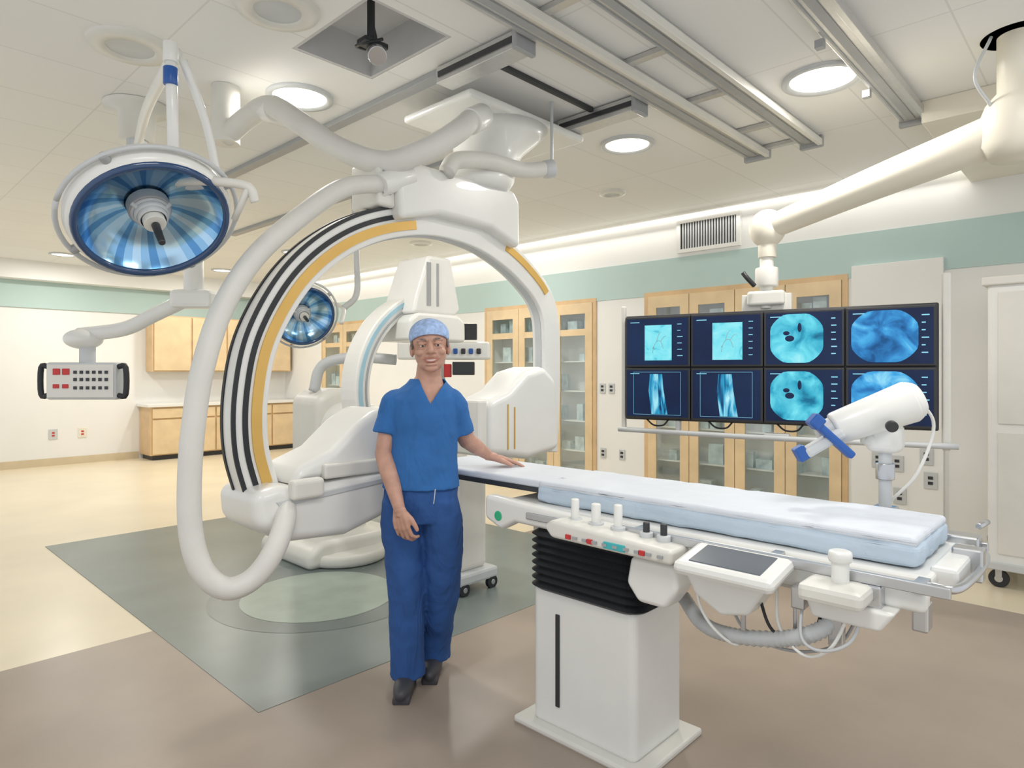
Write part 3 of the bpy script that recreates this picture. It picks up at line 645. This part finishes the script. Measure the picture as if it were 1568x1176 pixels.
# ---------------------------------------------------------------- surgeon
O=Vector(V(-.45,3.1,0))
Mp=Matrix.Translation(O)@Matrix.Rotation(YAW,4,'Z')
g=group('surgeon',Mp)
def loft(bm,rings,seg=32):
    R=[]
    for x,y,z,rx,ry in rings:
        R.append([bm.verts.new((x+rx*math.cos(2*math.pi*k/seg),y+ry*math.sin(2*math.pi*k/seg),z)) for k in range(seg)])
    for a,b in zip(R,R[1:]):
        for k in range(seg): bm.faces.new((a[k],a[(k+1)%seg],b[(k+1)%seg],b[k]))
    bm.faces.new(R[0]); bm.faces.new(R[-1])
def chain(bm,pts,ends=True,u=16):
    for i,(p,r) in enumerate(pts):
        if ends or 0<i<len(pts)-1: b_ell(bm,p,r,u=u,v=12)
    for (p,r),(q,s) in zip(pts,pts[1:]): b_cone(bm,p,q,r,s,u)
# trousers
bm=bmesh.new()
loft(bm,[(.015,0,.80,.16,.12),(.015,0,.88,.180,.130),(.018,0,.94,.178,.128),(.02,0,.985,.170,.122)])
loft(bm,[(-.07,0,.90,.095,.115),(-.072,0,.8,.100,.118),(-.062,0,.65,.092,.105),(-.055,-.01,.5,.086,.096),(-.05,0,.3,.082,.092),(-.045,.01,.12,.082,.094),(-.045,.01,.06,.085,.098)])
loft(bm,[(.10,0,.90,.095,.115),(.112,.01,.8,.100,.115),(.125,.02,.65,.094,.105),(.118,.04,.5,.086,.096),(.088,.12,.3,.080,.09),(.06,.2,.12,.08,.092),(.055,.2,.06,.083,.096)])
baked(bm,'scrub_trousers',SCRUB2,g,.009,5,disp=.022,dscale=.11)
# shirt
bm=bmesh.new()
loft(bm,[(.018,0,.955,.184,.138),(.020,0,1.02,.174,.132),(.028,0,1.1,.162,.127),(.034,0,1.2,.160,.124),(.035,0,1.30,.163,.125),(.035,.005,1.37,.156,.115),(.038,.01,1.41,.138,.095),(.045,.015,1.445,.100,.078),(.050,.018,1.480,.072,.066)])
chain(bm,[((-.08,.01,1.365),.064),((-.110,.0,1.34),.067),((-.128,-.005,1.27),.066),((-.140,-.014,1.205),.071)],ends=False)
b_ell(bm,(-.09,.01,1.355),.064)
chain(bm,[((.15,.01,1.365),.064),((.178,.02,1.33),.065),((.190,.04,1.27),.064),((.200,.057,1.205),.069)],ends=False)
b_ell(bm,(.16,.015,1.355),.064)
VX,VZ,VK=.078,1.352,.58
def vcut(p): return (p.y<.02 and abs(p.x-VX)<(p.z-VZ)*VK and p.z>VZ) or p.z>1.466
baked(bm,'scrub_top',SCRUB,g,.0065,5,disp=.012,dscale=.10,cut=vcut,solid=.006,
  planes=[((VX,0,VZ),(1,0,-VK)),((VX,0,VZ),(1,0,VK)),((0,0,1.466),(0,0,1)),((0,.02,0),(0,1,0))])
# skin: chest, neck, arms and hands as a continuous surface
bm=bmesh.new()
loft(bm,[(.035,0,1.15,.135,.105),(.035,0,1.28,.143,.110),(.035,.0,1.35,.142,.106),(.038,.008,1.40,.120,.084),(.045,.012,1.44,.080,.066),(.052,.01,1.48,.060,.060),(.06,.0,1.55,.057,.060),(.06,0,1.6,.05,.06)])
EL=Vector((-.150,-.035,1.115)); WL=Vector((-.052,-.185,.885))
chain(bm,[((-.10,.01,1.34),.052),((-.128,-.005,1.25),.050),(EL,.043),(EL.lerp(WL,.3),.044),(EL.lerp(WL,.75),.032),(WL,.026)])
ER=Vector((.228,.10,1.165)); WR=Vector((.330,.20,1.078))
chain(bm,[((.17,.02,1.34),.052),((.198,.055,1.25),.049),(ER,.042),(ER.lerp(WR,.35),.040),(WR,.026)])
def hand(bm,W,f,n,thumb,curl,spread=.25,k_=1.0):
    f=Vector(f).normalized(); n=Vector(n); n=(n-f*n.dot(f)).normalized(); s=f.cross(n)*thumb
    def Pt(a,b,c): return W+(f*a+s*b+n*c)*k_
    b_cone(bm,Pt(-.02,0,0),Pt(.03,0,0),.025,.022,16)
    for k in range(4):
        b=.031-.0205*k; top=.088-abs(k-1)*.005
        chain(bm,[(Pt(.005,b*.5,0),.017),(Pt(top*.6,b*.9,.002),.0145),(Pt(top,b,0),.0118)],u=12)
        Ln=[.043,.048,.045,.035][k]; p=Pt(top,b,0); r=.0098 if k<3 else .0086; pts=[(p,r+.001)]
        ang=0; sp=spread*(1.2-k)*.25
        for seg,l in enumerate((Ln,Ln*.62,Ln*.5)):
            ang+=curl[seg]
            dirv=(f*math.cos(ang)+s*sp-n*math.sin(ang)); p=p+dirv.normalized()*l*k_; pts.append((p,r-.0009*(seg+1)))
        chain(bm,pts,u=12)
    chain(bm,[(Pt(.02,.018,-.004),.018),(Pt(.05,.044,-.012),.0135),(Pt(.078,.058,-.016),.011),(Pt(.10,.062,-.022),.009)],u=12)
hand(bm,WL,(.14,-.05,-.9),(-.40,-.9,.0),-1,(.40,.65,.5))
hand(bm,WR+Vector((.01,.005,-.005)),(.90,.32,-.24),(.1,.1,1),1,(.10,.12,.12),.7)
baked(bm,'arms_hands_and_neck',SKIN,g,.0034,3)
# head
Hc=Vector((.062,-.012,1.615)); MH=Matrix.Translation(Hc)@Matrix.Rotation(math.radians(8),4,'Z')@Matrix.Rotation(math.radians(-4),4,'Y')@Matrix.Diagonal((1.14,1.08,1.03,1))
def hh(fn): 
    bm=bmesh.new(); fn(bm); bm.transform(MH); return bm
def headfn(bm):
    b_ell(bm,(0,.012,.035),(.076,.095,.088)); b_ell(bm,(0,-.014,-.03),(.065,.076,.080)); b_ell(bm,(0,-.056,-.094),(.028,.024,.020))
    b_ell(bm,(0,-.028,-.072),(.053,.052,.038))
    for s in(-1,1):
        b_ell(bm,(s*.037,-.058,-.024),(.025,.025,.020)); b_ell(bm,(s*.030,-.076,.030),(.026,.013,.008)); b_ell(bm,(s*.075,.012,-.008),(.010,.020,.032)); b_ell(bm,(s*.012,-.094,-.024),(.009,.010,.008))
        b_ell(bm,(s*.031,-.0775,.0150),(.018,.011,.006)); b_ell(bm,(s*.031,-.0765,-.0045),(.018,.009,.005))
        b_cone(bm,(s*.020,-.086,-.026),(s*.034,-.074,-.055),.005,.004)
    b_cone(bm,(0,-.082,.024),(0,-.109,-.016),.009,.0125); b_ell(bm,(0,-.109,-.019),.0135)
    b_ell(bm,(0,-.081,-.042),(.026,.012,.007)); b_ell(bm,(0,-.076,-.078),(.024,.014,.009))
baked(hh(headfn),'head',SKIN,g,.003,5)
def part(name,m,fn): add(name,bm2me(hh(fn),name),m,g,smooth=True)
part('eyes',TEETH,lambda b:[b_ell(b,(s*.031,-.0785,.005),(.0115,.007,.0045)) for s in(-1,1)])
part('irises',DARK,lambda b:[b_ell(b,(s*.031+.001,-.0845,.005),(.0048,.0022,.0045)) for s in(-1,1)])
for s in(-1,1):
    tube(f'eyebrow_{s}',[MH@Vector((s*x,y,z)) for x,y,z in((.014,-.091,.028),(.028,-.091,.034),(.042,-.083,.032),(.050,-.074,.026))],.0034,HAIR,g,n=4,seg=8)
    tube(f'upper_lid_{s}',[MH@Vector((s*x,y,z)) for x,y,z in((.019,-.0835,.006),(.031,-.0865,.0115),(.043,-.080,.006))],.0020,SKIN,g,n=4,seg=8)
part('hair_sides',HAIR,lambda b:[b_ell(b,(s*.0735,-.012,.020),(.006,.014,.026)) for s in(-1,1)]+[b_ell(b,(0,.045,.0),(.072,.060,.055))])
tube('lower_lip',[MH@Vector(p) for p in((-.029,-.074,-.052),(-.018,-.085,-.0625),(0,-.090,-.067),(.018,-.085,-.0625),(.029,-.074,-.052))],.0042,LIP,g,n=6,seg=10)
tube('upper_lip',[MH@Vector(p) for p in((-.029,-.074,-.051),(-.018,-.086,-.0545),(0,-.0915,-.055),(.018,-.086,-.0545),(.029,-.074,-.051))],.0032,LIP,g,n=6,seg=10)
tube('smile_teeth',[MH@Vector(p) for p in((-.024,-.076,-.054),(-.014,-.085,-.0585),(0,-.089,-.0605),(.014,-.085,-.0585),(.024,-.076,-.054))],.0046,TEETH,g,n=6,seg=10)
def capfn(b):
    b_ell(b,(0,.014,.055),(.084,.105,.080),u=32,v=20)
    bmesh.ops.bisect_plane(b,geom=b.verts[:]+b.edges[:]+b.faces[:],plane_co=(0,-.06,.044),plane_no=(0,-.35,-1),clear_outer=True)
bm=hh(capfn); o=add('surgical_cap',bm2me(bm,'cap'),CAPM,g,smooth=True); q=o.modifiers.new('s','SOLIDIFY'); q.thickness=.004
# shoes
for nme,x,y in(('shoe_near',-.05,-.03),('shoe_far',.055,.16)):
    bm=bmesh.new(); b_ell(bm,(x,y-.04,.045),(.048,.12,.045)); b_ell(bm,(x,y+.04,.055),(.042,.06,.055)); b_box(bm,(x-.04,y-.14,.0),(x+.04,y+.09,.03)); baked(bm,nme,SHOE,g,.007,3)
tube('drawstring',[(.10,-.124,.965),(.098,-.133,.93),(.094,-.138,.90)],.0022,LGREY,g,seg=6)

# ---------------------------------------------------------------- recentre group empties
bpy.context.view_layer.update()
for e in GROUPS:
    ch=[o for o in COL.objects if o.parent==e]
    if not ch: continue
    cs=[o.matrix_world@Vector(c) for o in ch for c in o.bound_box]
    ctr=Vector(((min(c.x for c in cs)+max(c.x for c in cs))/2,(min(c.y for c in cs)+max(c.y for c in cs))/2,min(c.z for c in cs)))
    e.location=ctr
    for o in ch: o.matrix_parent_inverse=Matrix.Translation(-ctr)

# ---------------------------------------------------------------- lights
def area(name,loc,size,power,col=(1,.96,.9),sy=None,rot=(0,0,0),disk=False):
    l=bpy.data.lights.new(name,'AREA'); l.energy=power; l.color=col; l.size=size
    if sy: l.shape='RECTANGLE'; l.size_y=sy
    if disk: l.shape='DISK'
    o=bpy.data.objects.new(name,l); o.location=loc; o.rotation_euler=rot; COL.objects.link(o)
for i,(x,y) in enumerate(((4.13,2.72),(3.98,1.29),(2.03,3.72))): area('downlight_lamp',(x,y,CH-.03),.3,21,disk=True)
for x,y in ((4.6,8.6),(2.6,8.8),(4.6,11),(2.4,11.2),(5.2,5.6)):  # extra downlights added to brighten the far end of the room
    downlight(x,y,.17); area('downlight_lamp',(x,y,CH-.03),.26,28,disk=True)
area('added_fill_lamp',(.3,.6,CH-.02),1.2,32,(1,.98,.95),.6)  # added fill light above the view, no ceiling fixture behind it
area('added_fill_lamp',(2.6,.0,CH-.02),1.2,25,(1,.98,.95),.6)  # second added fill, likewise out of view
area('cove_lamp',(WX-.1,5.2,CH-.06),.05,30,(1,.97,.9),13,rot=(0,math.radians(25),0))
w=bpy.data.worlds.new('world'); S.world=w; w.use_nodes=True
w.node_tree.nodes['Background'].inputs[0].default_value=(.95,.975,1,1); w.node_tree.nodes['Background'].inputs[1].default_value=.92
S.view_settings.view_transform='Standard'

# ---------------------------------------------------------------- camera
cam=bpy.data.cameras.new('camera'); cam.sensor_width=36; cam.lens=36*1000/1568; cam.shift_y=-.012; cam.clip_start=.05
co=bpy.data.objects.new('camera',cam); co.location=(0,0,1.5); co.rotation_euler=(math.pi/2,0,YAW); COL.objects.link(co); S.camera=co
